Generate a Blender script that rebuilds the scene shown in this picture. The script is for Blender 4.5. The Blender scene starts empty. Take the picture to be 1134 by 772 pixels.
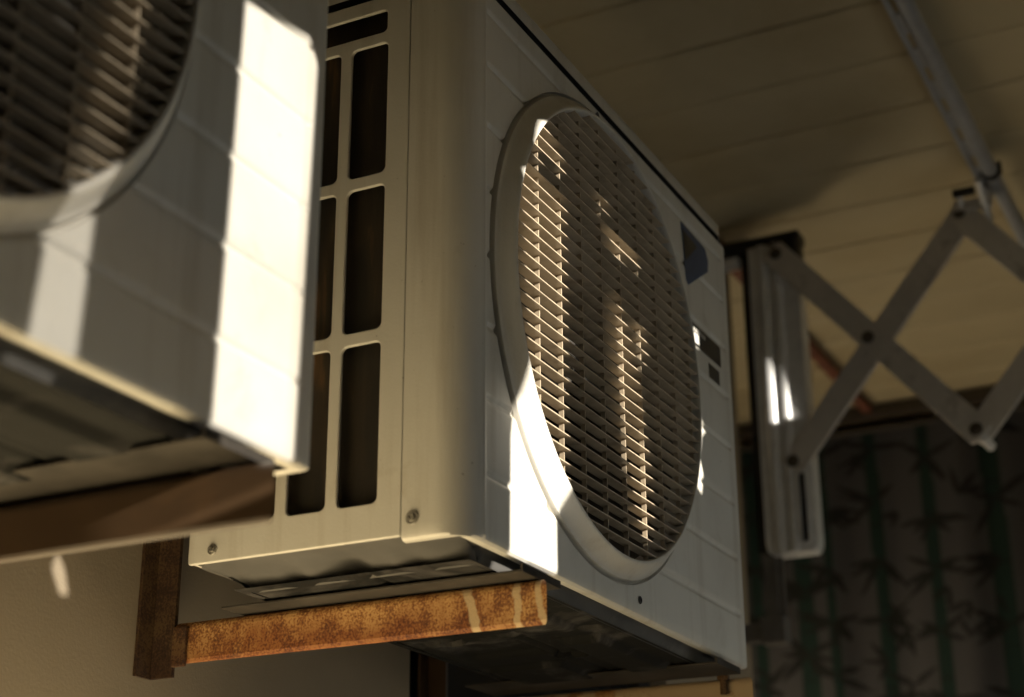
import bpy, bmesh, math, random
from mathutils import Vector, Matrix
random.seed(7)
S = bpy.context.scene
COL = S.collection

# ------------------------------------------------------------------ camera
F_PX, W_PX = 1823.6, 1134.0
cd = bpy.data.cameras.new('camera')
cam = bpy.data.objects.new('camera', cd); COL.objects.link(cam)
yaw, pitch, roll = math.radians(26.666), math.radians(21.338), math.radians(-0.303)
d = Vector((math.cos(yaw)*math.cos(pitch), math.sin(yaw)*math.cos(pitch), math.sin(pitch)))
r = d.cross(Vector((0, 0, 1))).normalized(); u = r.cross(d)
r2 = math.cos(roll)*r + math.sin(roll)*u; u2 = -math.sin(roll)*r + math.cos(roll)*u
M = Matrix((r2, u2, -d)).transposed().to_4x4()
M.translation = Vector((-1.1352, -0.6127, -0.3502))
cam.matrix_world = M
cd.sensor_width = 36; cd.lens = F_PX/W_PX*36
cd.clip_start = 0.02; cd.clip_end = 2000
cd.dof.use_dof = True; cd.dof.focus_distance = 1.58; cd.dof.aperture_fstop = 4.3
cd.dof.aperture_blades = 7
S.camera = cam

# ------------------------------------------------------------------ light
SUN_AZ, SUN_EL = math.radians(-14), math.radians(12)      # azimuth: towards -Y, turned a little to -X
sdir = Vector((math.sin(SUN_AZ)*math.cos(SUN_EL), -math.cos(SUN_AZ)*math.cos(SUN_EL), math.sin(SUN_EL)))
w = bpy.data.worlds.new('World'); S.world = w; w.use_nodes = True
nt = w.node_tree; bg = nt.nodes['Background']
sky = nt.nodes.new('ShaderNodeTexSky'); sky.sky_type = 'NISHITA'; sky.sun_disc = False
sky.sun_elevation = SUN_EL; sky.sun_rotation = math.atan2(sdir.x, sdir.y)
sky.air_density = 1.0; sky.dust_density = 0.3
nt.links.new(sky.outputs[0], bg.inputs[0]); bg.inputs[1].default_value = 0.05
sl = bpy.data.lights.new('sun', 'SUN'); sl.energy = 5.0; sl.angle = math.radians(0.42); sl.color = (1, .92, .79)
so = bpy.data.objects.new('sun', sl); COL.objects.link(so)
so.rotation_euler = (-sdir).to_track_quat('-Z', 'Y').to_euler(); so.location = (0, -5, 4)
S.view_settings.view_transform = 'Standard'; S.view_settings.look = 'None'
S.view_settings.exposure = 1.74; S.view_settings.gamma = 1.0
S.view_settings.use_curve_mapping = False
S.cycles.use_denoising = True
S.cycles.max_bounces = 10; S.cycles.diffuse_bounces = 2; S.cycles.glossy_bounces = 4
S.cycles.sample_clamp_indirect = 4

# ------------------------------------------------------------------ materials
def new_mat(name):
    m = bpy.data.materials.new(name); m.use_nodes = True
    return m, m.node_tree, m.node_tree.nodes['Principled BSDF']
def N(nt, t, **kw):
    n = nt.nodes.new(t)
    for k, v in kw.items():
        if k in n.inputs: n.inputs[k].default_value = v
        else: setattr(n, k, v)
    return n
def ramp(nt, fac, stops):
    n = nt.nodes.new('ShaderNodeValToRGB'); e = n.color_ramp.elements
    while len(e) < len(stops): e.new(.5)
    for i, (p, c) in enumerate(stops):
        e[i].position = p; e[i].color = (*c, 1) if len(c) == 3 else c
    nt.links.new(fac, n.inputs[0]); return n
def mat(name, col, rough=.5, metal=0, var=.1, scale=12, bump=.0, bscale=200, dirt=None, dirt_at=(.55, .75), dirt_scale=6, spec=.5, stretch=None):
    m, t, p = new_mat(name)
    tc = N(t, 'ShaderNodeTexCoord'); co = tc.outputs['Object']
    if stretch:
        mp = N(t, 'ShaderNodeMapping'); mp.inputs['Scale'].default_value = stretch
        t.links.new(co, mp.inputs[0]); co = mp.outputs[0]
    n1 = N(t, 'ShaderNodeTexNoise', Scale=scale, Detail=6.0, Roughness=.6); t.links.new(co, n1.inputs['Vector'])
    c0 = tuple(c*(1-var) for c in col); c1 = tuple(min(1, c*(1+var)) for c in col)
    r1 = ramp(t, n1.outputs['Fac'], [(.3, c0), (.7, c1)]); out = r1.outputs[0]
    if dirt:
        n2 = N(t, 'ShaderNodeTexNoise', Scale=dirt_scale, Detail=8.0, Roughness=.65, Distortion=.4); t.links.new(co, n2.inputs['Vector'])
        rd = ramp(t, n2.outputs['Fac'], [(dirt_at[0], (0, 0, 0)), (dirt_at[1], (1, 1, 1))])
        mx = N(t, 'ShaderNodeMix', data_type='RGBA'); t.links.new(rd.outputs[0], mx.inputs[0])
        t.links.new(out, mx.inputs[6]); mx.inputs[7].default_value = (*dirt, 1); out = mx.outputs[2]
    t.links.new(out, p.inputs['Base Color'])
    p.inputs['Roughness'].default_value = rough; p.inputs['Metallic'].default_value = metal
    p.inputs['Specular IOR Level'].default_value = spec
    if bump:
        n3 = N(t, 'ShaderNodeTexNoise', Scale=bscale, Detail=4.0); t.links.new(co, n3.inputs['Vector'])
        b = N(t, 'ShaderNodeBump', Strength=bump, Distance=.002); t.links.new(n3.outputs['Fac'], b.inputs['Height'])
        t.links.new(b.outputs[0], p.inputs['Normal'])
    return m
def rust_mat(name, paint, amount=.5, gain=1.0, streaks=False):
    m, t, p = new_mat(name); co = N(t, 'ShaderNodeTexCoord').outputs['Object']
    a = N(t, 'ShaderNodeTexNoise', Scale=430.0, Detail=4.0, Roughness=.6); t.links.new(co, a.inputs['Vector'])
    k_ = N(t, 'ShaderNodeTexNoise', Scale=42.0, Detail=6.0, Roughness=.65); t.links.new(co, k_.inputs['Vector'])
    ak = N(t, 'ShaderNodeMath', operation='MULTIPLY_ADD'); ak.inputs[1].default_value = .9; t.links.new(k_.outputs['Fac'], ak.inputs[0]); t.links.new(a.outputs['Fac'], ak.inputs[2])
    g = lambda c: tuple(min(1, v*gain) for v in c)
    base = ramp(t, ak.outputs[0], [(.78, g((.14, .056, .018))), (.88, g((.24, .10, .03))), (.98, g((.38, .185, .055))), (1.0, g((.47, .27, .10)))])
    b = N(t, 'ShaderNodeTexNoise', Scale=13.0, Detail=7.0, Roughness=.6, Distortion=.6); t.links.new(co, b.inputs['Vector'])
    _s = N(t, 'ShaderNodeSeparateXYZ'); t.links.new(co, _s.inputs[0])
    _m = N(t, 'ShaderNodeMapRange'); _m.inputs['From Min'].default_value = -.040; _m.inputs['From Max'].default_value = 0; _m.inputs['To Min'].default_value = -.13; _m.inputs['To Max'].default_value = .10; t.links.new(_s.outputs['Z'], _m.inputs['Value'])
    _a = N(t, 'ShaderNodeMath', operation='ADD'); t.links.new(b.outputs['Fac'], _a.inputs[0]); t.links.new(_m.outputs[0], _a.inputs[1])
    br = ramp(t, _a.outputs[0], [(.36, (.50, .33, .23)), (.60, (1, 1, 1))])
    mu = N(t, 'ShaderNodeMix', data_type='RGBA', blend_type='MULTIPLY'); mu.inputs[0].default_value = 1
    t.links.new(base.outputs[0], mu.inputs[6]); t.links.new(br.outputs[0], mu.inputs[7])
    c = N(t, 'ShaderNodeTexNoise', Scale=7.0, Detail=9.0, Roughness=.72, Distortion=1.2); t.links.new(co, c.inputs['Vector'])
    cr = ramp(t, c.outputs['Fac'], [(amount, (0, 0, 0)), (amount+.05, (1, 1, 1))]); fac = cr.outputs[0]
    if streaks:                                                   # remains of paint running down the web near its free end
        sp = N(t, 'ShaderNodeSeparateXYZ'); t.links.new(co, sp.inputs[0])
        wn_ = N(t, 'ShaderNodeTexNoise', Scale=38.0, Detail=6.0, Roughness=.65); t.links.new(co, wn_.inputs['Vector'])
        def mth(op, a_, b_):
            n_ = N(t, 'ShaderNodeMath', operation=op)
            for i_, v_ in enumerate((a_, b_)):
                if isinstance(v_, (int, float)): n_.inputs[i_].default_value = v_
                else: t.links.new(v_, n_.inputs[i_])
            return n_.outputs[0]
        yy = mth('ADD', sp.outputs['Y'], mth('MULTIPLY', mth('SUBTRACT', wn_.outputs['Fac'], .5), .014))
        ml_ = None
        for (yc, wd, sl_) in ((-.347, .0042, .28), (-.3925, .0030, .05), (-.414, .0032, .12)):
            dd_ = mth('ABSOLUTE', mth('SUBTRACT', mth('ADD', yy, mth('MULTIPLY', mth('ADD', sp.outputs['Z'], .02), -sl_)), yc), 0)
            mr_ = N(t, 'ShaderNodeMapRange'); mr_.inputs['From Min'].default_value = wd*1.15; mr_.inputs['From Max'].default_value = wd*.75; t.links.new(dd_, mr_.inputs['Value']); on_ = mth('MULTIPLY', mr_.outputs[0], .8)
            ml_ = on_ if ml_ is None else mth('MAXIMUM', ml_, on_)
        class _O: outputs = [ml_]
        ml = _O
        mx_ = N(t, 'ShaderNodeMath', operation='MAXIMUM'); t.links.new(ml.outputs[0], mx_.inputs[0]); t.links.new(fac, mx_.inputs[1]); fac = mx_.outputs[0]
    mx = N(t, 'ShaderNodeMix', data_type='RGBA'); t.links.new(fac, mx.inputs[0])
    t.links.new(mu.outputs[2], mx.inputs[6]); mx.inputs[7].default_value = (*paint, 1)
    t.links.new(mx.outputs[2], p.inputs['Base Color']); p.inputs['Roughness'].default_value = .72
    bu = N(t, 'ShaderNodeBump', Strength=.5, Distance=.001); t.links.new(a.outputs['Fac'], bu.inputs['Height'])
    t.links.new(bu.outputs[0], p.inputs['Normal'])
    return m

M_CASE = mat('case_paint', (.70, .675, .61), .42, var=.05, scale=9, bump=.10, bscale=420, dirt=(.42, .36, .26), dirt_at=(.60, .95), dirt_scale=14)
def add_grime(m):
    t = m.node_tree; p = t.nodes['Principled BSDF']; src = p.inputs['Base Color'].links[0].from_socket
    co = N(t, 'ShaderNodeTexCoord').outputs['Object']
    def layer(src, scale, sc3, lo, hi, col, amt, detail=6.0):
        mp = N(t, 'ShaderNodeMapping'); mp.inputs['Scale'].default_value = sc3; t.links.new(co, mp.inputs[0])
        n = N(t, 'ShaderNodeTexNoise', Scale=scale, Detail=detail, Roughness=.6); t.links.new(mp.outputs[0], n.inputs['Vector'])
        r_ = ramp(t, n.outputs['Fac'], [(lo, (0, 0, 0)), (hi, (amt, amt, amt))])
        mx = N(t, 'ShaderNodeMix', data_type='RGBA'); t.links.new(r_.outputs[0], mx.inputs[0]); t.links.new(src, mx.inputs[6]); mx.inputs[7].default_value = (*col, 1)
        return mx.outputs[2]
    o = layer(src, 34, (1, 1, .07), .52, .78, (.34, .28, .19), .45)        # rain streaks
    o = layer(o, 5, (1, 1, 1), .48, .8, (.42, .37, .28), .35)             # broad yellowing
    o = layer(o, 150, (1, 1, 1), .73, .78, (.16, .12, .08), .5, 2.0)     # specks
    t.links.new(o, p.inputs['Base Color'])
add_grime(M_CASE)
M_GRILLE = mat('grille_plastic', (.56, .46, .33), .24, var=.08, scale=40, dirt=(.25, .2, .14), dirt_at=(.5, .85), dirt_scale=30)
M_GAP = mat('gap_dark', (.020, .019, .018), .6, var=.2)
M_SHROUD = mat('shroud_steel', (.10, .09, .075), .6, var=.2)
M_FAN = mat('fan_plastic', (.06, .055, .05), .45, var=.15)
M_COIL, tt, pp = new_mat('condenser_fins')
co = N(tt, 'ShaderNodeTexCoord').outputs['Object']
wv = N(tt, 'ShaderNodeTexWave', Scale=220.0, Distortion=.6); wv.bands_direction = 'Y'; tt.links.new(co, wv.inputs['Vector'])
no = N(tt, 'ShaderNodeTexNoise', Scale=26.0, Detail=8.0); mp = N(tt, 'ShaderNodeMapping'); mp.inputs['Scale'].default_value = (1, 2.2, .35)
tt.links.new(co, mp.inputs[0]); tt.links.new(mp.outputs[0], no.inputs['Vector'])
rr = ramp(tt, no.outputs['Fac'], [(.42, (.024, .020, .014)), (.60, (.05, .036, .022)), (.76, (.20, .11, .045))])
ww = ramp(tt, wv.outputs['Fac'], [(.0, (.55, .55, .55)), (1, (1, 1, 1))])
mm = N(tt, 'ShaderNodeMix', data_type='RGBA', blend_type='MULTIPLY'); mm.inputs[0].default_value = 1
tt.links.new(rr.outputs[0], mm.inputs[6]); tt.links.new(ww.outputs[0], mm.inputs[7]); tt.links.new(mm.outputs[2], pp.inputs['Base Color'])
pp.inputs['Roughness'].default_value = .6
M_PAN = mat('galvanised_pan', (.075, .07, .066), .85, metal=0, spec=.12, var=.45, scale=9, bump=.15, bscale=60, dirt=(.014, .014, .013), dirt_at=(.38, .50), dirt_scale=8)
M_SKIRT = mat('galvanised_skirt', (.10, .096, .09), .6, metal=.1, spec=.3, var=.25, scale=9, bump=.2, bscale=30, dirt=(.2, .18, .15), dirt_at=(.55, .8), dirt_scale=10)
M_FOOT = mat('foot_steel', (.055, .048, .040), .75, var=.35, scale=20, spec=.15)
M_SCREW = mat('screw_steel', (.42, .40, .36), .35, metal=.8, var=.2, scale=200)
M_RIVET = mat('rivet_steel', (.13, .11, .09), .35, metal=.5, var=.2, scale=200)
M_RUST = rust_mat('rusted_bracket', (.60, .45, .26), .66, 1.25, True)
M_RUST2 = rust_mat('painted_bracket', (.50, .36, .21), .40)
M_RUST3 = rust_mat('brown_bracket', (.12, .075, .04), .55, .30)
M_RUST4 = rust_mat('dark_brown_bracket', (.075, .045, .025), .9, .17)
M_BROWN = mat('dark_brown_steel', (.062, .036, .018), .36, var=.25, scale=6, bump=.1, bscale=90, dirt=(.11, .06, .025), dirt_at=(.55, .8), dirt_scale=9)
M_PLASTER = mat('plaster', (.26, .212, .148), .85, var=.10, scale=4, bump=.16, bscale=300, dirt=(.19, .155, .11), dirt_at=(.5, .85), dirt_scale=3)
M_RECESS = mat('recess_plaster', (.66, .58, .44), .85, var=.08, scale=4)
M_CEIL = mat('ceiling_paint', (.54, .46, .29), .55, var=.07, scale=3, bump=.05, bscale=60, dirt=(.40, .31, .16), dirt_at=(.5, .9), dirt_scale=2.5)
M_REFLECTOR = mat('cream_reflector', (.92, .77, .48), .6, var=.06, scale=5)
M_BLOCKER = mat('blocker_green', (.035, .05, .03), .8, var=.5, scale=9, bump=1, bscale=30)
M_BATTEN = mat('batten_wood', (.20, .075, .045), .6, var=.25, scale=30)
M_FLOOR = mat('floor_tiles', (.22, .17, .11), .6, var=.15, scale=5)
M_GROUND = mat('ground', (.22, .19, .13), .9, var=.2, scale=.3)
M_ALU = mat('aluminium', (.84, .84, .84), .36, metal=.25, var=.08, scale=30, bump=.1, bscale=80)
M_ALU2 = mat('aluminium_bars', (.74, .70, .65), .40, metal=.2, var=.10, scale=20, bump=.1, bscale=80, dirt=(.2, .16, .12), dirt_at=(.55, .85), dirt_scale=20)
M_DULL = mat('dull_steel', (.16, .15, .14), .5, metal=.3, var=.2, scale=30)
M_ROD = mat('rod_steel', (.55, .57, .61), .30, metal=.45, var=.08, scale=40)
M_BLACK = mat('black_plastic', (.018, .017, .016), .5, var=.2)
M_WOOD = mat('dark_wood', (.055, .042, .03), .6, var=.25, scale=12, stretch=(1, .2, 1))
M_OPAQUE = mat('opaque_mask', (.028, .028, .028), .8, var=.2, scale=6)
M_DIFFUSER, _t, _p = new_mat('diffuser')
_p.inputs['Base Color'].default_value = (.14, .17, .21, 1); _p.inputs['Roughness'].default_value = .6
_tr = N(_t, 'ShaderNodeBsdfTranslucent'); _tr.inputs['Color'].default_value = (.52, .535, .55, 1)
_mx = N(_t, 'ShaderNodeMixShader'); _mx.inputs[0].default_value = .45
_t.links.new(_p.outputs[0], _mx.inputs[1]); _t.links.new(_tr.outputs[0], _mx.inputs[2]); _t.links.new(_mx.outputs[0], _t.nodes['Material Output'].inputs['Surface'])
M_GLASS, _t, _p = new_mat('dark_glass'); _p.inputs['Base Color'].default_value = (.012, .013, .014, 1); _p.inputs['Roughness'].default_value = .12
M_BLUE = mat('blue_sticker', (.03, .07, .16), .4, var=.15, scale=60)
M_BLACKSTICK = mat('black_sticker', (.015, .018, .02), .35, var=.2, scale=60)
M_PALE = mat('pale_print', (.62, .60, .55), .5, var=.1, scale=60)

# ------------------------------------------------------------------ helpers
def tag(o, label=None, cat=None, group=None, kind=None):
    if label: o['label'] = label
    if cat: o['category'] = cat
    if group: o['group'] = group
    if kind: o['kind'] = kind
    return o
def empty(name, loc=(0, 0, 0)):
    o = bpy.data.objects.new(name, None); COL.objects.link(o); o.location = loc; o.empty_display_size = .05
    return o
def obj(name, bm, m, parent=None, smooth=False, angle=35):
    bmesh.ops.recalc_face_normals(bm, faces=bm.faces)
    me = bpy.data.meshes.new(name); bm.to_mesh(me); bm.free()
    for x in (m if isinstance(m, (list, tuple)) else [m]): me.materials.append(x)
    o = bpy.data.objects.new(name, me); COL.objects.link(o)
    if parent: o.parent = parent
    if smooth:
        for p in me.polygons: p.use_smooth = True
        try: me.set_sharp_from_angle(angle=math.radians(angle))
        except Exception: pass
    return o
def BM(): return bmesh.new()
def box(bm, x0, x1, y0, y1, z0, z1, bev=0, mi=0, mtx=None):
    vs = [bm.verts.new((x, y, z)) for x in (x0, x1) for y in (y0, y1) for z in (z0, z1)]
    fs = [bm.faces.new([vs[i] for i in q]) for q in ((0, 1, 3, 2), (4, 6, 7, 5), (0, 4, 5, 1), (2, 3, 7, 6), (0, 2, 6, 4), (1, 5, 7, 3))]
    for f in fs: f.material_index = mi
    if bev:
        bmesh.ops.recalc_face_normals(bm, faces=fs)
        es = list({e for f in fs for e in f.edges})
        rr_ = bmesh.ops.bevel(bm, geom=es, offset=bev, segments=2, affect='EDGES', profile=.6)
        for f in rr_['faces']: f.material_index = mi
        vs = list({v for f in rr_['faces'] for v in f.verts} | {v for v in vs if v.is_valid})
    if mtx is not None:
        bmesh.ops.transform(bm, matrix=mtx, verts=[v for v in vs if v.is_valid])
    return vs
def lathe(bm, prof, n, fn, closed=False):
    rings = []
    for i in range(n):
        a = 2*math.pi*i/n
        rings.append([bm.verts.new(fn(rr_, h, a)) for rr_, h in prof])
    for i in range(n):
        A, B = rings[i], rings[(i+1) % n]
        for k in range(len(prof)-1): bm.faces.new((A[k], B[k], B[k+1], A[k+1]))
def tube(bm, p0, p1, rad, n=16, caps=True):
    p0, p1 = Vector(p0), Vector(p1); ax = (p1-p0).normalized()
    a = ax.orthogonal().normalized(); b = ax.cross(a)
    R0, R1 = [], []
    for i in range(n):
        t = 2*math.pi*i/n; o = (a*math.cos(t)+b*math.sin(t))*rad
        R0.append(bm.verts.new(p0+o)); R1.append(bm.verts.new(p1+o))
    for i in range(n):
        j = (i+1) % n; bm.faces.new((R0[i], R0[j], R1[j], R1[i]))
    if caps: bm.faces.new(R0[::-1]); bm.faces.new(R1)
def rrect(x0, x1, y0, y1, rad, n=5):
    pts = []
    for cx, cy, a0 in ((x1-rad, y1-rad, 0), (x0+rad, y1-rad, 90), (x0+rad, y0+rad, 180), (x1-rad, y0+rad, 270)):
        for i in range(n+1):
            a = math.radians(a0+90*i/n); pts.append((cx+rad*math.cos(a), cy+rad*math.sin(a)))
    return pts
def sheet(name, loops, thick, m, parent=None, bevel=0, mtx=None):
    """flat plate with holes: 2-D loops (outer first) extruded; returned as a mesh object"""
    cu = bpy.data.curves.new(name, 'CURVE'); cu.dimensions = '2D'; cu.fill_mode = 'BOTH'
    cu.extrude = thick/2 - bevel; cu.bevel_depth = bevel; cu.bevel_resolution = 1
    for lp in loops:
        sp = cu.splines.new('POLY'); sp.points.add(len(lp)-1); sp.use_cyclic_u = True
        for p, q in zip(sp.points, lp): p.co = (q[0], q[1], 0, 1)
    tmp = bpy.data.objects.new(name+'_tmp', cu); COL.objects.link(tmp)
    bpy.context.view_layer.update()
    me = bpy.data.meshes.new_from_object(tmp.evaluated_get(bpy.context.evaluated_depsgraph_get()))
    bpy.data.objects.remove(tmp); bpy.data.curves.remove(cu)
    me.name = name
    if mtx is not None: me.transform(mtx)
    me.materials.clear(); me.materials.append(m)
    o = bpy.data.objects.new(name, me); COL.objects.link(o)
    if parent: o.parent = parent
    return o
def copy_tree(o, parent=None):
    c = o.copy(); COL.objects.link(c)
    if parent: c.parent = parent
    for ch in list(o.children): copy_tree(ch, c)
    return c
YZ = Matrix(((0, 0, 1, 0), (1, 0, 0, 0), (0, 1, 0, 0), (0, 0, 0, 1)))    # sheet (u,v,t) -> (x=t, y=u, z=v)
XZ = Matrix(((1, 0, 0, 0), (0, 0, 1, 0), (0, 1, 0, 0), (0, 0, 0, 1)))    # sheet (u,v,t) -> (x=u, y=t, z=v)

# ------------------------------------------------------------------ setting
WALL_Y, CEIL_Z, FLOOR_Z, EDGE_Y = .40, 1.08, -1.80, -1.0
bm = BM(); box(bm, -400, 400, -400, 400, -7.3, -7.0); tag(obj('ground', bm, M_GROUND), kind='structure')
bm = BM(); box(bm, -5, 3.3, EDGE_Y-.1, 1.2, FLOOR_Z-.18, FLOOR_Z); tag(obj('floor', bm, M_FLOOR), kind='structure')

# ceiling: wide lapped boards running out from the wall
bm = BM()
joints = [1.247+.1725*k for k in range(-36, 12)]
prof = []
for j, x0 in enumerate(joints[:-1]):
    x1 = joints[j+1]; dz = random.uniform(-.001, .001)
    prof += [(x0+.0012, CEIL_Z+.0042), (x0+.0045, CEIL_Z+.0005+dz), (x0+.012, CEIL_Z-.0022+dz), (x0+.06, CEIL_Z-.0012+dz), (x1-.02, CEIL_Z+.0006+dz), (x1-.0045, CEIL_Z+.0022+dz), (x1-.0012, CEIL_Z+.0042)]
ra = [bm.verts.new((x, EDGE_Y-.15, z)) for x, z in prof]; rb = [bm.verts.new((x, 1.2, z)) for x, z in prof]
for i in range(len(prof)-1): bm.faces.new((ra[i], rb[i], rb[i+1], ra[i+1]))
box(bm, joints[0], joints[-1], EDGE_Y-.15, 1.2, CEIL_Z+.02, CEIL_Z+.2)
tag(obj('ceiling', bm, M_CEIL, smooth=True, angle=25), kind='structure')

bm = BM(); box(bm, -14, 14, -6.6, -6.0, -7, -.9, bev=.05); box(bm, -14, -1.15, -6.55, -6.05, -.95, .72, bev=.05); tag(obj('sky_blocker', bm, M_BLOCKER), 'unseen added dark hedge across the yard opposite the balcony', 'blocker')  # added out of view to block low sky, stepped to stay under the sun rays
# house wall behind the units, with a dark window below and the set-back beyond its end
bm = BM()
WX0, WX1, WZ0, WZ1 = .60, 1.45, -.95, .26
box(bm, -5, WX0, WALL_Y, WALL_Y+.2, FLOOR_Z, CEIL_Z+.01)
box(bm, WX1, 1.90, WALL_Y, WALL_Y+.2, FLOOR_Z, CEIL_Z+.01)
box(bm, WX0, WX1, WALL_Y, WALL_Y+.2, WZ1, CEIL_Z+.01)
box(bm, WX0, WX1, WALL_Y, WALL_Y+.2, FLOOR_Z, WZ0)
box(bm, 1.75, 1.90, WALL_Y+.201, 1.2, FLOOR_Z, CEIL_Z+.01)
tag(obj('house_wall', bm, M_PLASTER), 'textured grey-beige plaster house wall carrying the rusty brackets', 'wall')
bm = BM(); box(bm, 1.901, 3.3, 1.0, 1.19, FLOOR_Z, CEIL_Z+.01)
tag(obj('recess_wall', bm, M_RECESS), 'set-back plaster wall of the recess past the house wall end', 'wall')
bm = BM(); box(bm, -5.2, -4.99, EDGE_Y, .6, FLOOR_Z, CEIL_Z+.01)
tag(obj('side_wall', bm, M_PLASTER), 'plaster wall closing the near end of the balcony behind the viewer', 'wall')
bm = BM(); box(bm, 3.1, 3.3, EDGE_Y, .999, FLOOR_Z, CEIL_Z+.01)
tag(obj('end_wall', bm, M_PLASTER), 'shadowed end wall hidden behind the bamboo print curtain', 'wall')
wn = tag(empty('window', (WX0, WALL_Y, WZ0)), 'dark window in the house wall below and behind the sharp unit', 'window')
bm = BM(); fw = .05
L, Hh = WX1-WX0, WZ1-WZ0
box(bm, .002, fw, .03, .09, .002, Hh-.002); box(bm, L-fw, L-.002, .03, .09, .002, Hh-.002)
box(bm, fw, L-fw, .03, .09, .002, fw); box(bm, fw, L-fw, .03, .09, Hh-fw, Hh-.002)
box(bm, .095, .125, .035, .085, fw, Hh-fw)
obj('frame', bm, M_BLACK, wn)
bm = BM(); box(bm, fw-.01, L-fw+.01, .055, .061, fw-.01, Hh-fw+.01); obj('pane', bm, M_GLASS, wn)
bm = BM(); box(bm, -4, 2.95, .372, .398, CEIL_Z-.026, CEIL_Z-.004, bev=.003)
tag(obj('ceiling_batten', bm, M_BATTEN), 'thin reddish-brown wooden batten along the ceiling above the house wall', 'batten')

# ------------------------------------------------------------------ air conditioner
UW, UD, UH = .690, .276, .528
CX, CZ = .2925, .2685
def make_unit(CX=.2925, CZ=.2685):
    root = empty('air_conditioner')
    # body shell: back, right side, closed behind
    bm = BM()
    box(bm, UW-.0035, UW-.001, .0635, UD-.004, .001, UH-.001)
    box(bm, .004, UW-.004, UD-.003, UD, .001, UH-.001)
    obj('rear_case', bm, M_CASE, root)
    # front panel with rounded upright edges, pressed grooves and a round hole
    bm = BM(); RH = .2513; rc = .030
    gro = [.055, .122, .189, .257, .322, .385, .449, .506]
    zs = set([0.0, UH])
    k = 0.0
    while k < UH: zs.add(round(k, 5)); k += .008
    for i in range(0, 91): zs.add(round(CZ - RH*math.cos(math.pi*i/90), 6))
    for g in gro:
        zs = {z for z in zs if not (g-.0052 < z < g+.0052)}
        for dz in (-.005, -.0035, -.0012, .0012, .0035, .005): zs.add(round(g+dz, 6))
    zs = sorted(zs)
    zl = [zs[0]]
    for z in zs[1:]:
        if z-zl[-1] > .0004: zl.append(z)
    zs = zl
    def gd(z):
        for g in gro:
            dd = abs(z-g)
            if dd < .0013: return .0026
            if dd < .0036: return .0006
        return 0
    leftp = [(0, .0605)] + [(0, .0605-.0305*i/3) for i in (1, 2)] + [(rc-rc*math.cos(math.radians(a)), rc-rc*math.sin(math.radians(a))) for a in range(0, 91, 9)]
    rr8 = .007; rightp = [(UW-rr8+rr8*math.sin(math.radians(a)), rr8-rr8*math.cos(math.radians(a))) for a in range(0, 91, 15)] + [(UW, .0605*i/3) for i in (1, 2, 3)]
    rows = []
    for z in zs:
        h = RH*RH-(z-CZ)**2; h = math.sqrt(h) if h > 0 else 0
        xl, xr = CX-h, CX+h; g = gd(z)
        gl = g
        Lr = [(x, y) for x, y in leftp] + [(.0315, -.0009), (.0335, -.0009), (.0352, 0), (.0368, 0), (.0395, gl), (min(.06, (xl+.0395)/2), gl), (xl, gl)]
        Lr = [(min(x, xl-.0001*(len(Lr)-1-i)), y) for i, (x, y) in enumerate(Lr)]
        rp = [p for p in rightp]
        rp2 = []
        for x, y in rp:
            rp2.append((x, y))
        Rr = [(xr, g), ((xr+.668)/2, g), (.668, g), (.672, 0), (.678, 0)] + rp2
        rows.append(([bm.verts.new((x, y, z)) for x, y in Lr], [bm.verts.new((x, y, z)) for x, y in Rr]))
    for (a, b), (c, e) in zip(rows[:-1], rows[1:]):
        for A, B in ((a, c), (b, e)):
            for i in range(len(A)-1):
                try: bm.faces.new((A[i], A[i+1], B[i+1], B[i]))
                except ValueError: pass
    def lip(vs, off, z):
        out = []
        for v in vs:
            x, y = v.co.x, v.co.y
            out.append(bm.verts.new((min(max(x, off), UW-off), max(y, off) if y < .05 else y, z)))
        for i in range(len(vs)-1): bm.faces.new((vs[i], vs[i+1], out[i+1], out[i]))
        return out
    for part_ in rows[0]:
        v1 = lip(part_, .0012, -.0028); v2 = lip(v1, .0038, -.0046); v3 = lip(v2, .0085, -.0050); lip(v3, .0120, -.0040)
    for (a, b), z in ((rows[-1], UH),):        # fold-back lip at the top
        full = a+b
        inn = []
        for v in full:
            x, y = v.co.x, v.co.y
            inn.append(bm.verts.new((min(max(x, .012), UW-.012), max(y, .011) if y < .05 else y, z + (.0012 if z < .1 else -.0012))))
        for i in range(len(full)-1): bm.faces.new((full[i], full[i+1], inn[i+1], inn[i]))
    bmesh.ops.remove_doubles(bm, verts=bm.verts, dist=.00005)
    bmesh.ops.dissolve_degenerate(bm, edges=bm.edges, dist=.00002)
    obj('front_panel', bm, M_CASE, root, smooth=True, angle=28)
    # left side panel with rows of openings
    loops = [rrect(.0622, UD, .0005, UH-.001, .002)]
    cols = [(.084, .126), (.1355, .1775), (.187, .229)]
    for (z0, z1) in ((.030, .178), (.188, .3305), (.3405, .4785)):
        for (y0, y1) in cols: loops.append(rrect(y0, y1, z0, z1, .007))
    loops.append(rrect(.0855, .229, .488, .514, .006))
    sheet('side_panel', loops, .004, M_CASE, root, bevel=.0012, mtx=Matrix.Translation((.0022, 0, 0)) @ YZ)
    bm = BM(); box(bm, .016, .034, .07, UD-.006, .004, UH-.006); obj('condenser_coil', bm, M_COIL, root)
    # lid with a folded skirt
    bm = BM()
    base = rrect(-.0015, UW+.0015, -.0015, UD+.002, .032, 8)
    lo = [bm.verts.new((x, y, UH+.0065)) for x, y in base]; hi = [bm.verts.new((x, y, UH+.022)) for x, y in base]
    top = [bm.verts.new((UW/2+(x-UW/2)*.992, UD/2+(y-UD/2)*.98, UH+.026)) for x, y in base]
    n = len(base)
    for i in range(n):
        j = (i+1) % n; bm.faces.new((lo[i], lo[j], hi[j], hi[i])); bm.faces.new((hi[i], hi[j], top[j], top[i]))
    bm.faces.new(top)
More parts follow.
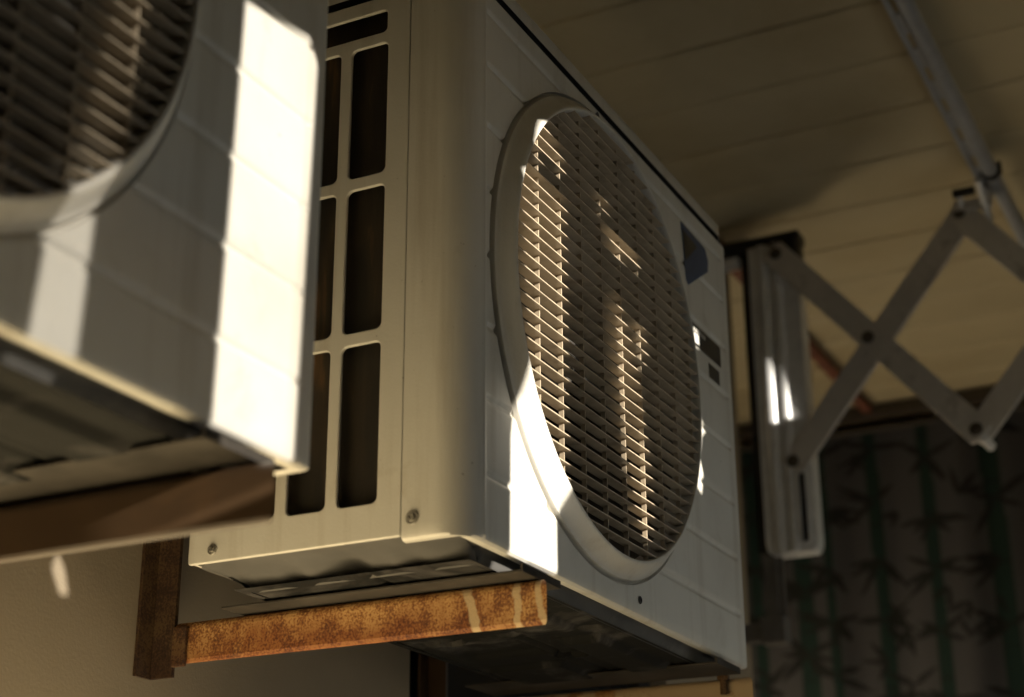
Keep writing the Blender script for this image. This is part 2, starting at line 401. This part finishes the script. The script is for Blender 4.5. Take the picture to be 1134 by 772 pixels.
    obj('lid', bm, M_CASE, root, smooth=True, angle=50)
    bm = BM(); box(bm, .0045, UW-.0045, .0045, UD-.0045, UH-.0008, UH+.020); obj('lid_gap_dark', bm, M_GAP, root)  # dark box put in to stand for the shade inside the lid gap
    # fan ring, grille, shroud, fan
    P = [(.2515, .0002), (.2510, .0050), (.2490, .0058), (.2476, .0045), (.2472, -.0005), (.2464, -.0028), (.2448, -.0036), (.2432, -.0046), (.2405, -.0080), (.2345, -.0152), (.2325, -.0172), (.2310, -.0178), (.2296, -.0174), (.2288, -.0160), (.2284, -.012), (.2284, .012)]
    fn = lambda rr_, h, a: (CX+rr_*math.cos(a), h, CZ+rr_*math.sin(a))
    bm = BM(); lathe(bm, P, 128, fn); obj('fan_ring', bm, M_CASE, root, smooth=True, angle=40)
    bm = BM(); RG = .2285; pitch_z = .01355
    k = -17
    while k <= 17:
        dz = k*pitch_z + .004; z = CZ+dz
        if abs(dz) < RG-.004:
            h = math.sqrt(RG*RG-dz*dz)
            jx = random.uniform(-.0002, .0002)
            y0, y1 = -.0160+jx, -.0040
            sec = [(y0+.0003, z-.0006), (y0, z-.0003), (y0, z+.0003), (y0+.0004, z+.0007), (y1, z+.0012), (y1, z-.0004)]
            A = [bm.verts.new((CX-h, a, b)) for a, b in sec]; B = [bm.verts.new((CX+h, a, b)) for a, b in sec]
            for i in range(6):
                j = (i+1) % 6; bm.faces.new((A[i], A[j], B[j], B[i]))
            bm.faces.new(A[::-1]); bm.faces.new(B)
        k += 1
    for k in range(11):
        x = .0705+.0487*k; dx = x-CX
        if abs(dx) < RG-.006:
            h = math.sqrt(RG*RG-dx*dx); box(bm, x-.0006, x+.0006, -.0112, -.0065, CZ-h, CZ+h)
    obj('fan_grille', bm, M_GRILLE, root)
    bm = BM(); lathe(bm, [(.2283, .0125), (.232, .03), (.232, .13)], 64, fn); obj('fan_shroud', bm, M_SHROUD, root, smooth=True)
    bm = BM(); box(bm, .04, UW-.16, .19, .215, .006, UH-.006); box(bm, UW-.158, UW-.154, .035, .27, .006, UH-.006); obj('rear_coil', bm, M_COIL, root)
    fan = bm = BM()
    lathe(bm, [(.001, .045), (.03, .045), (.048, .055), (.05, .10), (.001, .10)], 32, fn)
    for b in range(3):
        a0 = math.radians(20+120*b); n1, n2 = 10, 14; g = []
        for i in range(n1+1):
            row = []
            rr_ = .045+(.205-.045)*i/n1
            for j in range(n2+1):
                t = j/n2; a = a0 + (t-.5)*math.radians(95)*(.75+.25*i/n1) + .25*i/n1
                row.append(bm.verts.new(fn(rr_, .05+.06*t + .01*math.sin(t*3.1), a)))
            g.append(row)
        for i in range(n1):
            for j in range(n2): bm.faces.new((g[i][j], g[i+1][j], g[i+1][j+1], g[i][j+1]))
    obj('fan', bm, M_FAN, root, smooth=True, angle=40)
    # base pan: sloping dented skirt and pressed underside
    bm = BM()
    raw = rrect(.003, UW-.003, .0125, UD-.001, .022, 8); top = []
    for i, p0 in enumerate(raw):
        p1 = raw[(i+1) % len(raw)]; ln = math.dist(p0, p1); m_ = max(1, int(ln/.006))
        for q in range(m_): top.append((p0[0]+(p1[0]-p0[0])*q/m_, p0[1]+(p1[1]-p0[1])*q/m_))
    lv_ = (0, .18, .42, .68, .88, 1.0); rings_ = []
    for t in lv_:
        ring = []
        for x, y in top:
            side = 1 if x < .06 or x > UW-.06 else .35
            dent = .0045*max(0, math.sin(y*46+1.2))**2*math.sin(math.pi*t)*side + .003*max(0, math.sin(y*104+.4))*(t > .3)*side + .0016*math.sin(x*37+y*61)*math.sin(math.pi*t)
            ki, kz = .055*t**.75, -.0005-.0165*t**1.15
            ki += dent*2.0
            x1 = min(max(x, .003+ki), UW-.003-ki); y1 = min(max(y, .0125+ki*.18), UD-.001-ki*.5)
            ring.append(bm.verts.new((x1, y1, kz+dent*.55)))
        rings_.append(ring)
    n = len(top)
    # subdivide the straight sides with extra points for the dents
    for A, B in zip(rings_[:-1], rings_[1:]):
        for i in range(n):
            j = (i+1) % n; bm.faces.new((A[i], A[j], B[j], B[i]))
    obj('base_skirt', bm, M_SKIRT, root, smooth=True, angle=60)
    bm = BM(); nx, ny = 150, 60; gx = []
    def emb(x, y):
        z = -.0160
        # pressed pads, rails and drain holes
        for (a, b, c, e, hgt) in ((.20, .33, .05, .11, -.006), (.20, .30, .16, .235, -.006), (.37, .56, .045, .095, -.007), (.36, .44, .135, .23, .006), (.48, .58, .14, .235, -.006), (.05, .64, .118, .128, .005), (.33, .345, .03, .24, .004)):
            dx = min(x-a, b-x); dy = min(y-c, e-y); t = min(dx, dy)/.006
            z += hgt*max(0, min(1, t))
        for (a, b, rad) in ((.34, .20, .011), (.45, .115, .016), (.26, .135, .010), (.6, .11, .012), (.29, .25, .006)):
            dd = math.hypot(x-a, y-b)
            if dd < rad: z += .010
            elif dd < rad+.005: z -= .002
        return z
    for i in range(nx+1):
        row = []
        for j in range(ny+1):
            x = .042+(UW-.084)*i/nx; y = .0185+(UD-.037)*j/ny
            row.append(bm.verts.new((x, y, emb(x, y))))
        gx.append(row)
    for i in range(nx):
        for j in range(ny): bm.faces.new((gx[i][j], gx[i][j+1], gx[i+1][j+1], gx[i+1][j]))
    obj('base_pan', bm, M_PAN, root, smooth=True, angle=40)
    for x0 in (.083, .555):
        bm = BM()
        box(bm, x0, x0+.075, -.008, .300, -.0205, -.0185, bev=.0006)
        box(bm, x0, x0+.075, -.010, -.008, -.0205, -.0135)
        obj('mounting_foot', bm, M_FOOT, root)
    for (y, z, rad) in ((.050, .0135, .0062), (.251, .0105, .0048)):
        bm = BM(); fy = lambda rr_, h, a: (h, y+rr_*math.cos(a), z+rr_*math.sin(a))
        lathe(bm, [(rad, .0005), (rad, -.0008), (rad*.93, -.0014), (rad*.55, -.0012), (rad*.5, -.0034), (rad*.25, -.0036), (rad*.2, -.0026), (.0001, -.0026)], 20, fy)
        obj('screw', bm, M_SCREW, root, smooth=True, angle=40)
    bm = BM(); lathe(bm, [(.0042, -.0006), (.0036, -.0016), (.0018, -.0018), (.0015, -.0006), (.0001, -.0006)], 16, lambda rr_, h, a: (.364+rr_*math.cos(a), h, .0115+rr_*math.sin(a)))
    obj('screw', bm, M_BLACK, root, smooth=True)
    return root
unit = make_unit()
tag(unit, 'sharply focused off-white outdoor unit in the middle with slotted side and round slatted fan grille', 'air conditioner', 'outdoor air conditioner units on rusty brackets')
near = make_unit(.279, .272); near.location = (-.913, 0, -.0105); near['group'] = unit['group']
tag(near, 'blurred outdoor unit at the left edge with a wide white sun strip down its front', 'air conditioner')
# stickers on the sharp unit's front
bm = BM()
def poly(bm, pts, y, mi=0, t=.0005):
    A = [bm.verts.new((x, y, z)) for x, z in pts]; B = [bm.verts.new((x, y-t, z)) for x, z in pts]
    f = bm.faces.new(B); f.material_index = mi
    for i in range(len(pts)):
        j = (i+1) % len(pts); f = bm.faces.new((A[i], A[j], B[j], B[i])); f.material_index = mi
poly(bm, [(.531, .500), (.612, .497), (.621, .484), (.618, .468), (.548, .424), (.541, .428)], -.0002)
poly(bm, [(.5345, .492), (.583, .487), (.541, .453)], -.0008, 1, .0003)
obj('blue_sticker', bm, [M_BLUE, M_BLACKSTICK], unit)
bm = BM()
poly(bm, [(.548, .379), (.648, .379), (.648, .353), (.548, .353)], -.0002)
poly(bm, [(.605, .345), (.640, .345), (.640, .327), (.605, .327)], -.0002)
for i in range(6): poly(bm, [(.556+.007*i, .3745), (.560+.007*i, .3745), (.560+.007*i, .3695), (.556+.007*i, .3695)], -.0008, 1, .0002)
poly(bm, [(.5555, .368), (.574, .368), (.574, .356), (.5555, .356)], -.0008, 1, .0002)
obj('rating_sticker', bm, [M_BLACKSTICK, M_PALE], unit)

# cream canopy added out of view: the sun on it throws the warm light up between the two units
cn = tag(empty('sun_reflector', (-.22, WALL_Y, -.52)), 'unseen added cream sloping canopy on the house wall below the near unit', 'reflector')
bm = BM(); sec = [(.003, .32), (-.40, .012), (-.405, -.02), (-.401, -.02), (-.396, .008), (-.002, .310)]
A = [bm.verts.new((-.40, y, z)) for y, z in sec]; B = [bm.verts.new((.35, y, z)) for y, z in sec]
for i in range(6):
    j = (i+1) % 6; bm.faces.new((A[i], A[j], B[j], B[i]))
bm.faces.new(A[::-1]); bm.faces.new(B); bm.transform(Matrix.Translation((0, -.004, 0))); obj('reflector_sheet', bm, M_REFLECTOR, cn)
for x in (-.19, .30):
    bm = BM(); box(bm, x, x+.02, -.39, -.001, -.012, .004); obj('strut', bm, M_REFLECTOR, cn)

# ------------------------------------------------------------------ wall brackets
def angle_bar(bm, x, y0, y1, zt, h, t=.004, wdt=.034):
    """L-section arm running along y: upright web facing -x, flange on top going +x; slightly rounded upper edge"""
    sec = [(x+.0035, zt-h), (x+.0012, zt-h+.0010), (x, zt-h+.0035), (x, zt-.0085), (x+.0006, zt-.0055), (x+.0022, zt-.0028), (x+.0050, zt-.0008), (x+.0088, zt), (x+wdt, zt), (x+wdt, zt-t), (x+t+.001, zt-t), (x+t, zt-t-.002), (x+t, zt-h)]
    A = [bm.verts.new((a, y0 + (a-x)*.9, b)) for a, b in sec]; B = [bm.verts.new((a, y1, b)) for a, b in sec]
    n = len(sec)
    for i in range(n):
        j = (i+1) % n; bm.faces.new((A[i], A[j], B[j], B[i]))
    bm.faces.new(A[::-1]); bm.faces.new(B)
def hexbolt(bm, x, y, z, rad=.008, ln=.02):
    lathe(bm, [(.0001, .006), (rad*.9, .006), (rad, .005), (rad, 0), (rad*.6, 0), (rad*.6, -ln), (.0001, -ln)], 6, lambda rr_, h, a: (x+rr_*math.cos(a), y+rr_*math.sin(a), z+h))
def bracket(x, yend, zt, h, m, label, bolts, m_up=None):
    root = empty('wall_bracket', (x, WALL_Y, zt))
    tag(root, label, 'bracket', 'steel wall brackets carrying the units')
    inv = Matrix.Translation((-x, -WALL_Y, -zt))
    bm = BM(); angle_bar(bm, x, yend, WALL_Y-.022, zt, h); bm.transform(inv); obj('arm', bm, m, root)
    bm = BM()
    zb, ztp = zt-h-.012, zt+.36
    sec = [(x-.022, WALL_Y-.004), (x-.0005, WALL_Y-.004), (x-.0005, WALL_Y-.0285), (x+.004, WALL_Y-.0285), (x+.004, WALL_Y-.0005), (x-.022, WALL_Y-.0005)]
    A = [bm.verts.new((a, b, zb)) for a, b in sec]; B = [bm.verts.new((a, b, ztp)) for a, b in sec]
    for i in range(6):
        j = (i+1) % 6; bm.faces.new((A[i], A[j], B[j], B[i]))
    bm.faces.new(A[::-1]); bm.faces.new(B); bm.transform(inv); obj('upright', bm, m_up or M_RUST4, root)
    bm = BM(); box(bm, x-.006, x-.0008, WALL_Y-.046, WALL_Y-.0305, zt-h-.004, zt-.006, bev=.002); bm.transform(inv); obj('weld', bm, M_RUST3, root)
    for (by, zz) in bolts:
        bm = BM(); hexbolt(bm, x+.012 if zz > 0 else x-.006, by, zt+.0005+zz, .007, .016); bm.transform(inv); obj('bolt', bm, M_SCREW if zz > 0 else M_RUST3, root)
    return root
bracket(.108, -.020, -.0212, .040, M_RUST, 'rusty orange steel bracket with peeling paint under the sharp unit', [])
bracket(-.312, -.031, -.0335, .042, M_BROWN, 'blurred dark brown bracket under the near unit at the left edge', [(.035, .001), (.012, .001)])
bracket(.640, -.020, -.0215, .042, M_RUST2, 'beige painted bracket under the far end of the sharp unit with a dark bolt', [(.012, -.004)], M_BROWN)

# ------------------------------------------------------------------ folding clothes dryer
RX = 1.72
rk = tag(empty('clothes_rack', (RX, .245, .39)), 'folding aluminium scissor clothes rack with upright post and long rod', 'clothes rack')
def part(name, bm, m, parent=rk, smooth=False):
    bm.transform(Matrix.Translation((-RX, -.245, -.39))); return obj(name, bm, m, parent, smooth=smooth)
bm = BM()                                                       # post: fluted channel, round lower end
zt, zb = 1.008, .392
sec = []
def flute(y, ):                                                  # x offset of the -x face across its width
    v = 0
    for c_, w_ in ((.268, .011), (.240, .010)):
        v = max(v, .0075*math.sqrt(max(0, 1-((y-c_)/w_)**2)))
    return v
ys = [.198+.0016*i for i in range(62)]
zz = [zb, zb+.003, zb+.008, zb+.016, zb+.026, .46, .5, .6, .7, .8, .9, zt-.03, zt-.012, zt]
g = []
for z in zz:
    row = []
    for y in ys:
        yc = .2465; half = (y-yc)/.0485
        kk = 1.0
        if z < zb+.026:
            t = (zb+.026-z)/.026; kk = 1-.22*(1-math.sqrt(max(0, 1-t*t)))/1
        row.append(bm.verts.new((RX-.012-flute(y), yc+(y-yc)*kk, z)))
    g.append(row)
for i in range(len(zz)-1):
    for j in range(len(ys)-1): bm.faces.new((g[i][j], g[i][j+1], g[i+1][j+1], g[i+1][j]))
# sides and back
def strip(bm, A, B):
    for i in range(len(A)-1): bm.faces.new((A[i], A[i+1], B[i+1], B[i]))
for j in (0, -1):
    A = [rw[j] for rw in g]; B = [bm.verts.new((RX+.030, v.co.y, v.co.z)) for v in A]; strip(bm, A, B)
for rw in (g[0], g[-1]):
    B = [bm.verts.new((RX+.030, v.co.y, v.co.z)) for v in rw]; strip(bm, rw, B)
bmesh.ops.remove_doubles(bm, verts=bm.verts, dist=.0001)
post = part('post', bm, M_ALU, smooth=True)
bm = BM(); lp = rrect(.2075, .2285, .402, .545, .010); lp2 = rrect(.2125, .2235, .408, .539, .005)
A = [bm.verts.new((RX-.0128, y, z)) for y, z in lp]; B = [bm.verts.new((RX-.0185, y, z)) for y, z in lp]
C = [bm.verts.new((RX-.0185, y, z)) for y, z in lp2]; D = [bm.verts.new((RX-.0128, y, z)) for y, z in lp2]
for P_, Q_ in ((A, B), (B, C), (C, D)):
    for i in range(len(P_)):
        j = (i+1) % len(P_); bm.faces.new((P_[i], P_[j], Q_[j], Q_[i]))
o = part('slide_track', bm, M_ALU); 
bm = BM(); f = bm.faces.new([bm.verts.new((RX-.0124, y, z)) for y, z in lp2]); bmesh.ops.extrude_face_region(bm, geom=[f]); part('track_slot', bm, M_BLACK)
bm = BM(); box(bm, RX+.004, RX+.034, .2955, .316, .40, 1.018, bev=.002); part('rear_channel', bm, M_BLACK)
bm = BM(); box(bm, RX-.014, RX+.034, .192, .398, 1.0085, 1.030, bev=.004); box(bm, RX-.02, RX+.03, .194, .250, .965, 1.0082, bev=.006); part('top_bracket', bm, M_BLACK)
bm = BM(); box(bm, RX-.008, RX+.02, .318, .397, .982, 1.000, bev=.003); part('spacer', bm, M_ALU)
bm = BM(); box(bm, RX+.006, RX+.012, .272, .282, .25, .391); box(bm, RX, RX+.03, .2825, .306, .25, .391); box(bm, RX-.01, RX+.03, .270, .318, .232, .282, bev=.004); box(bm, RX+.0, RX+.03, .3185, .398, .24, .272); part('lower_mount', bm, M_DULL)
def bar(p, q, xoff, wdt=.049, t=.012, ext=.014, flange=-1):
    (y0, z0), (y1, z1) = p, q
    ln = math.hypot(y1-y0, z1-z0); a = math.atan2(z1-z0, y1-y0)
    bm = BM()
    pts = []
    hw = wdt/2
    for (cx_, s0) in ((ln+ext-.004, -90), (-ext+.004, 90)):
        for i in range(7):
            an = math.radians(s0+180*i/6); pts.append((cx_+math.cos(an)*.006*1.0 if True else 0, hw*math.sin(an)))
    A = [bm.verts.new((-t/2, u_, v_)) for u_, v_ in pts]; B = [bm.verts.new((t/2, u_, v_)) for u_, v_ in pts]
    n = len(pts)
    for i in range(n):
        j = (i+1) % n; bm.faces.new((A[i], A[j], B[j], B[i]))
    bm.faces.new(A[::-1]); bm.faces.new(B)
    bmesh.ops.bevel(bm, geom=[e for e in bm.edges if abs(e.verts[0].co.x-e.verts[1].co.x) < 1e-6], offset=.0012, segments=2, affect='EDGES')
    # rear flange of the channel section, shows as the pale lower edge
    s = flange
    box(bm, t/2+.0003, t/2+.010, 0, ln, min(s*hw, s*(hw-.003)), max(s*hw, s*(hw-.003)))
    bm.transform(Matrix.Translation((RX+xoff, y0, z0)) @ Matrix.Rotation(a, 4, 'X'))
    return part('scissor_arm', bm, M_ALU2)
def rivet(par, y, z, xoff):
    bm = BM(); lathe(bm, [(.0120, .001), (.0120, -.0012), (.0100, -.0024), (.0072, -.0020), (.0066, -.0042), (.0040, -.0052), (.0001, -.0052)], 18, lambda rr_, h, a: (RX+xoff+h, y+rr_*math.cos(a), z+rr_*math.sin(a)))
    part('rivet', bm, M_RIVET, par, smooth=True)
    par.children[-1].matrix_parent_inverse = Matrix.Identity(4)
T0, B0, T1, B1 = (.232, .976), (.228, .562), (-.121, .985), (-.108, .566)
T2, B2 = (-.470, .985), (-.458, .566)
a1 = bar(T0, B1, -.030); a2 = bar(B0, T1, -.012); a3 = bar(T1, B2, -.030); a4 = bar(B1, T2, -.012)
rivet(a1, .068, .772, -.0365); rivet(a1, B1[0], B1[1], -.0365); rivet(a2, B0[0]+.004, B0[1], -.0185); rivet(a3, T1[0], T1[1], -.0365); rivet(a3, -.286, .776, -.0365); rivet(a1, T0[0], T0[1], -.0365)
bm = BM(); tube(bm, (RX-.03, B1[0]-.008, B1[1]-.014), (RX+.012, B1[0]-.014, B1[1]-.020), .009); part('end_cap', bm, M_ALU)
# rods running towards the viewer, with the slotted web between them
bm = BM(); tube(bm, (.35, -.1965, 1.021), (2.0, -.1965, 1.021), .0140, 20); rod = part('rod', bm, M_ROD, smooth=True)
bm = BM(); tube(bm, (.35, -.1695, 1.024), (1.665, -.1695, 1.024), .0052, 12); part('thin_rod', bm, M_ROD, smooth=True)
bm = BM()
box(bm, 1.655, 1.705, -.182, -.168, 1.006, 1.022, bev=.002); box(bm, 1.678, 1.69, -.182, -.112, .985, 1.006, bev=.002); part('rod_link', bm, M_ALU2)
x = .36
while x < 1.64:
    bm = BM(); box(bm, x, x+.062, -.1855, -.1745, 1.0205, 1.0255, bev=.001); x += .112
    part('rod_web', bm, M_ROD); bm = BM()
bm = BM(); lathe(bm, [(.0143, -.007), (.0175, -.007), (.0175, .007), (.0143, .007)], 24, lambda rr_, h, a: (1.615+h, -.1965+rr_*math.cos(a), 1.021+rr_*math.sin(a)))
box(bm, 1.609, 1.621, -.216, -.2105, 1.012, 1.036, bev=.002); part('rod_clip', bm, M_BLACK)
bm = BM(); box(bm, 1.652, 1.668, -.181, -.166, 1.008, 1.030, bev=.002)
box(bm, 1.64, 1.652, -.160, -.12, .998, 1.012, bev=.002); part('rod_clip', bm, M_BLACK)
bm = BM(); tube(bm, (1.62, -.172, 1.012), (RX-.02, T1[0]-.05, T1[1]-.02), .0075, 12); tube(bm, (1.655, -.13, 1.012), (RX-.02, T1[0]-.003, T1[1]-.003), .0055, 12); part('rod_hanger', bm, M_ALU, smooth=True)
bm = BM(); tube(bm, (.42, -.1965, 1.033), (.42, -.1965, CEIL_Z+.002), .004, 10); part('ceiling_hook', bm, M_ROD)

# ------------------------------------------------------------------ curtain and rail at the far end
rail = tag(empty('curtain_rail', (2.93, .3, CEIL_Z)), 'dark wooden curtain rail box under the ceiling above the bamboo curtain', 'curtain rail')
bm = BM(); box(bm, -.012, .010, -1.3, .66, -.040, -.004, bev=.003); obj('valance', bm, M_WOOD, rail)
bm = BM(); tube(bm, (.055, -1.3, -.05), (.055, .66, -.05), .008, 10); obj('pole', bm, M_WOOD, rail)

cy0, cy1, cz0, cz1 = -.55, .93, -.6, 1.035
ny, nz = 330, 330
stems = [(.10, .024), (.262, .017), (.405, .017), (.535, .012), (.605, .024), (.74, .016), (-.06, .015), (-.2, .02), (-.34, .015)]
leaves = []                                                       # (y, z, angle, length, width)
rnd = random.Random(11)
for sy, sw in stems:
    z = rnd.uniform(.95, 1.05) if sy != .262 else .931
    while z > -.6:
        tiers = rnd.choice((4, 5, 5, 6))
        for k in range(tiers):
            a = rnd.choice((rnd.uniform(-60, 45), rnd.uniform(135, 240)))
            leaves.append((sy, z+rnd.uniform(-.006, .006), math.radians(a), rnd.uniform(.06, .12), rnd.uniform(.007, .0105)))
        z -= rnd.uniform(.13, .19)
for k in range(34):
    y, z, a = rnd.uniform(cy0, cy1), rnd.uniform(-.1, 1.0), rnd.uniform(-70, 70)
    for q in range(rnd.choice((1, 2, 3))): leaves.append((y, z, math.radians(a+q*48+rnd.uniform(-10, 10)-90), rnd.uniform(.045, .075), .0075))
for y, z, a in ((.185, .82, 80), (.185, .82, 165), (.185, .82, 130), (.348, .356, 30), (.348, .356, 150), (.348, .356, -60), (.352, .5, 60), (.352, .5, -100), (.352, .5, -60)):
    leaves.append((y, z, math.radians(a), .08, .0085))
lv = [(y, z, math.cos(a), math.sin(a), l, w_) for y, z, a, l, w_ in leaves]
def pattern(y, z):
    c = (.060, .058, .062)
    for sy, sw in stems:
        s_ = sy+.010*math.sin(z*3+sy*20)*0 + (z-.6)*.012
        dd = abs(y-s_)
        if dd < sw:
            c = (.006, .026, .019) if dd < sw*.8 else (.005, .020, .015)
            if abs(((z+sy*3) % .21)-.1) < .004: c = (.005, .014, .011)
    for (ly, lz, ca, sa, l, w_) in lv:
        a_ = y-ly; b_ = z-lz
        t = a_*ca+b_*sa
        if 0 < t < l:
            s_ = abs(-a_*sa+b_*ca)
            if s_ < w_*math.sin(math.pi*min(1, (t/l)**.7)): return (.008, .009, .008)
    return c
bm = BM(); g = []
def fold(y, z):
    t = (z-cz0)/(cz1-cz0)
    return .017*math.sin(y*17+.5*math.sin(z*2)+.9)*(1-.25*t) + .0035*math.sin(y*53+1.1+z*.9) + .006*math.sin(z*5+y*9)*(1-t)
for i in range(ny+1):
    y = cy0+(cy1-cy0)*i/ny
    g.append([bm.verts.new((2.99+fold(y, cz0+(cz1-cz0)*j/nz), y, cz0+(cz1-cz0)*j/nz)) for j in range(nz+1)])
lay = bm.loops.layers.float_color.new('print')
cols = {}
for i in range(ny+1):
    y = cy0+(cy1-cy0)*i/ny
    for j in range(nz+1): cols[g[i][j]] = (*pattern(y, cz0+(cz1-cz0)*j/nz), 1)
for i in range(ny):
    for j in range(nz):
        f = bm.faces.new((g[i][j], g[i+1][j], g[i+1][j+1], g[i][j+1]))
        for lp in f.loops: lp[lay] = cols[lp.vert]
M_CURT, t, p = new_mat('bamboo_print_cloth')
at = N(t, 'ShaderNodeVertexColor', layer_name='print')
t.links.new(at.outputs[0], p.inputs['Base Color']); p.inputs['Roughness'].default_value = .85
nb = N(t, 'ShaderNodeTexNoise', Scale=300.0, Detail=2.0); bu = N(t, 'ShaderNodeBump', Strength=.3, Distance=.001); t.links.new(N(t, 'ShaderNodeTexCoord').outputs['Object'], nb.inputs['Vector']); t.links.new(nb.outputs['Fac'], bu.inputs['Height']); t.links.new(bu.outputs[0], p.inputs['Normal'])
cu = obj('curtain', bm, M_CURT, smooth=True, angle=180)
tag(cu, 'dark grey hanging curtain printed with green bamboo stems and black leaves', 'curtain')

# ------------------------------------------------------------------ unseen screen added at the open edge of the balcony (throws the shade and the slits of sun)
def scr(X, Z, y=0.0):
    """point on the screen plane whose sun ray meets (X, y, Z)"""
    k = (EDGE_Y-y)/sdir.y
    return (X+k*sdir.x, Z+k*sdir.z)
SX0, SX1 = -4.8, 3.1
def H(pts, y=0.0): return [scr(a, b, y) for a, b in pts]
holes = [
    H([(-.341, -.10), (-.249, -.10), (-.2385, .300), (-.250, .318), (-.331, .303)]),                # wide strip on the near unit
    H([(-.515, -.10), (-.470, -.10), (-.462, .09), (-.425, .36), (-.452, .36), (-.497, .08)]),      # slanted slit on the near unit
    H([(-.030, .020), (-.018, .006), (-.010, -.016), (-.022, -.018), (-.036, .004)], .40),           # spot on the plaster
    H([(.0795, -.012), (.115, -.009), (.118, -.004), (.1725, -.003), (.1735, .13), (.178, .355), (.150, .352), (.120, .360), (.0805, .352), (.0835, .26), (.0895, .19), (.0895, .14), (.082, .10)]),
    H([(.105, .372), (.125, .368), (.128, .377), (.108, .380)]),
    H([(.102, .387), (.176, .384), (.176, .402), (.152, .410), (.134, .424), (.122, .424), (.112, .408)]),
    H([(.286, .292), (.300, .308), (.335, .262), (.352, .215), (.372, .135), (.374, .095), (.364, .070), (.338, .068), (.322, .095), (.305, .16), (.290, .22)], -.016),
    H([(.345, .292), (.366, .300), (.374, .268), (.360, .252), (.352, .275)], -.016),
    H([(.275, .372), (.350, .378), (.362, .362), (.290, .352)], -.016),
    H([(.258, .404), (.275, .408), (.280, .396), (.262, .392)], -.016),
    H([(.560, .292), (.572, .262), (.585, .254), (.570, .244), (.562, .220), (.556, .25)]),
    H([(.549, .220), (.559, .214), (.568, .196), (.560, .172), (.546, .176), (.550, .194)]),
    H([(.556, .376), (.572, .373), (.574, .352), (.557, .352)]), H([(.541, .384), (.5475, .382), (.5475, .372), (.541, .373)]),
    H([(1.66, .655), (1.711, .645), (1.712, .80), (1.69, .795), (1.66, .79)], .235),
]
SZ1 = CEIL_Z-.012
sb = empty('sun_mask', (SX0, EDGE_Y, -.6)); tag(sb, 'added unseen tarpaulin privacy screen with torn slits along the open balcony edge', 'screen')
SBOT, SMID = -.62, .145
FL = FLOOR_Z+.01
T0_ = Matrix.Translation((-SX0, 0, .6)) @ XZ
M_DIMMER, _t, _p = new_mat('sun_dimmer'); _p.inputs['Base Color'].default_value = (.05, .05, .05, 1)
_tr = N(_t, 'ShaderNodeBsdfTransparent'); _mx = N(_t, 'ShaderNodeMixShader'); _mx.inputs[0].default_value = .63
_t.links.new(_p.outputs[0], _mx.inputs[1]); _t.links.new(_tr.outputs[0], _mx.inputs[2]); _t.links.new(_mx.outputs[0], _t.nodes['Material Output'].inputs['Surface'])
M_DIMMER2 = M_DIMMER.copy(); M_DIMMER2.name = 'thin_dimmer'
for n_ in M_DIMMER2.node_tree.nodes:
    if n_.type == 'MIX_SHADER': n_.inputs[0].default_value = .84
sheet('thin_dimmer', [[(-.299, SMID+.02), (1.84, SMID+.02), (1.84, SZ1-.01), (-.299, SZ1-.01)]], .0012, M_DIMMER2, sb, mtx=Matrix.Translation((0, -.012, 0)) @ T0_)
sheet('sun_dimmer', [[(SX0+.06, SMID+.02), (-.30, SMID+.02), (-.30, SZ1-.01), (SX0+.06, SZ1-.01)]], .0012, M_DIMMER, sb, mtx=Matrix.Translation((0, -.012, 0)) @ T0_)  # see-through layers added behind the slits to dim the sun patches
o = sheet('panel', [[(SX0, SMID), (1.85, SMID), (1.85, SZ1), (SX0, SZ1)]]+holes, .004, M_OPAQUE, sb, mtx=T0_)
LX0, LX1, PAR, TTOP = -.97, -.15, -.34, .10                          # bay left open so sun reaches the bounce sheet, height of mask below
sheet('diffuser', [[(.0, FL), (.799, FL), (.799, TTOP), (.0, TTOP)]], .0015, M_DIFFUSER, sb, mtx=T0_)  # translucent sheets added to give the front panels a soft cool fill
M_DIFFUSER2 = M_DIFFUSER.copy(); M_DIFFUSER2.name = 'thin_diffuser'
for n_ in M_DIFFUSER2.node_tree.nodes:
    if n_.type == 'MIX_SHADER': n_.inputs[0].default_value = .62
sheet('thin_diffuser', [[(.80, FL), (1.85, FL), (1.85, -.40), (1.25, -.40), (1.25, TTOP), (.80, TTOP)]], .0015, M_DIFFUSER2, sb, mtx=T0_)
q0, q1 = scr(-.56, -.12), scr(-.40, .40)
sheet('dimmer_patch', [[(q0[0], q0[1]), (q1[0], q0[1]), (q1[0], q1[1]), (q0[0], q1[1])]], .0012, M_DIMMER, sb, mtx=Matrix.Translation((0, -.018, 0)) @ T0_)
sheet('middle_mask', [[(LX1, FL), (-.001, FL), (-.001, TTOP+.001), (1.85, TTOP+.001), (1.85, SMID-.02), (LX1, SMID-.02)]], .004, M_OPAQUE, sb, mtx=T0_)
sheet('end_panel', [[(2.35, FL), (SX1, FL), (SX1, SZ1), (1.851, SZ1), (1.851, .66), (2.35, .66)]], .004, M_OPAQUE, sb, mtx=T0_)
sheet('side_panel', [[(SX0, FL), (LX0, FL), (LX0, SMID-.02), (SX0, SMID-.02)]], .004, M_OPAQUE, sb, mtx=T0_)
sheet('lower_mask', [[(LX0+.001, FL), (LX1-.001, FL), (LX1-.001, PAR), (LX0+.001, PAR)]], .004, M_OPAQUE, sb, mtx=T0_)
bm = BM(); box(bm, .051, 1.85-SX0, -.05, -.005, SMID+.6-.035, SMID+.6+.012); obj('middle_rail', bm, M_OPAQUE, sb)
for x in (SX0, SX1-.05):
    bm = BM(); box(bm, x-SX0, x-SX0+.05, -.05, -.005, SBOT+.6+.0205, SZ1+.6); obj('side_post', bm, M_OPAQUE, sb)
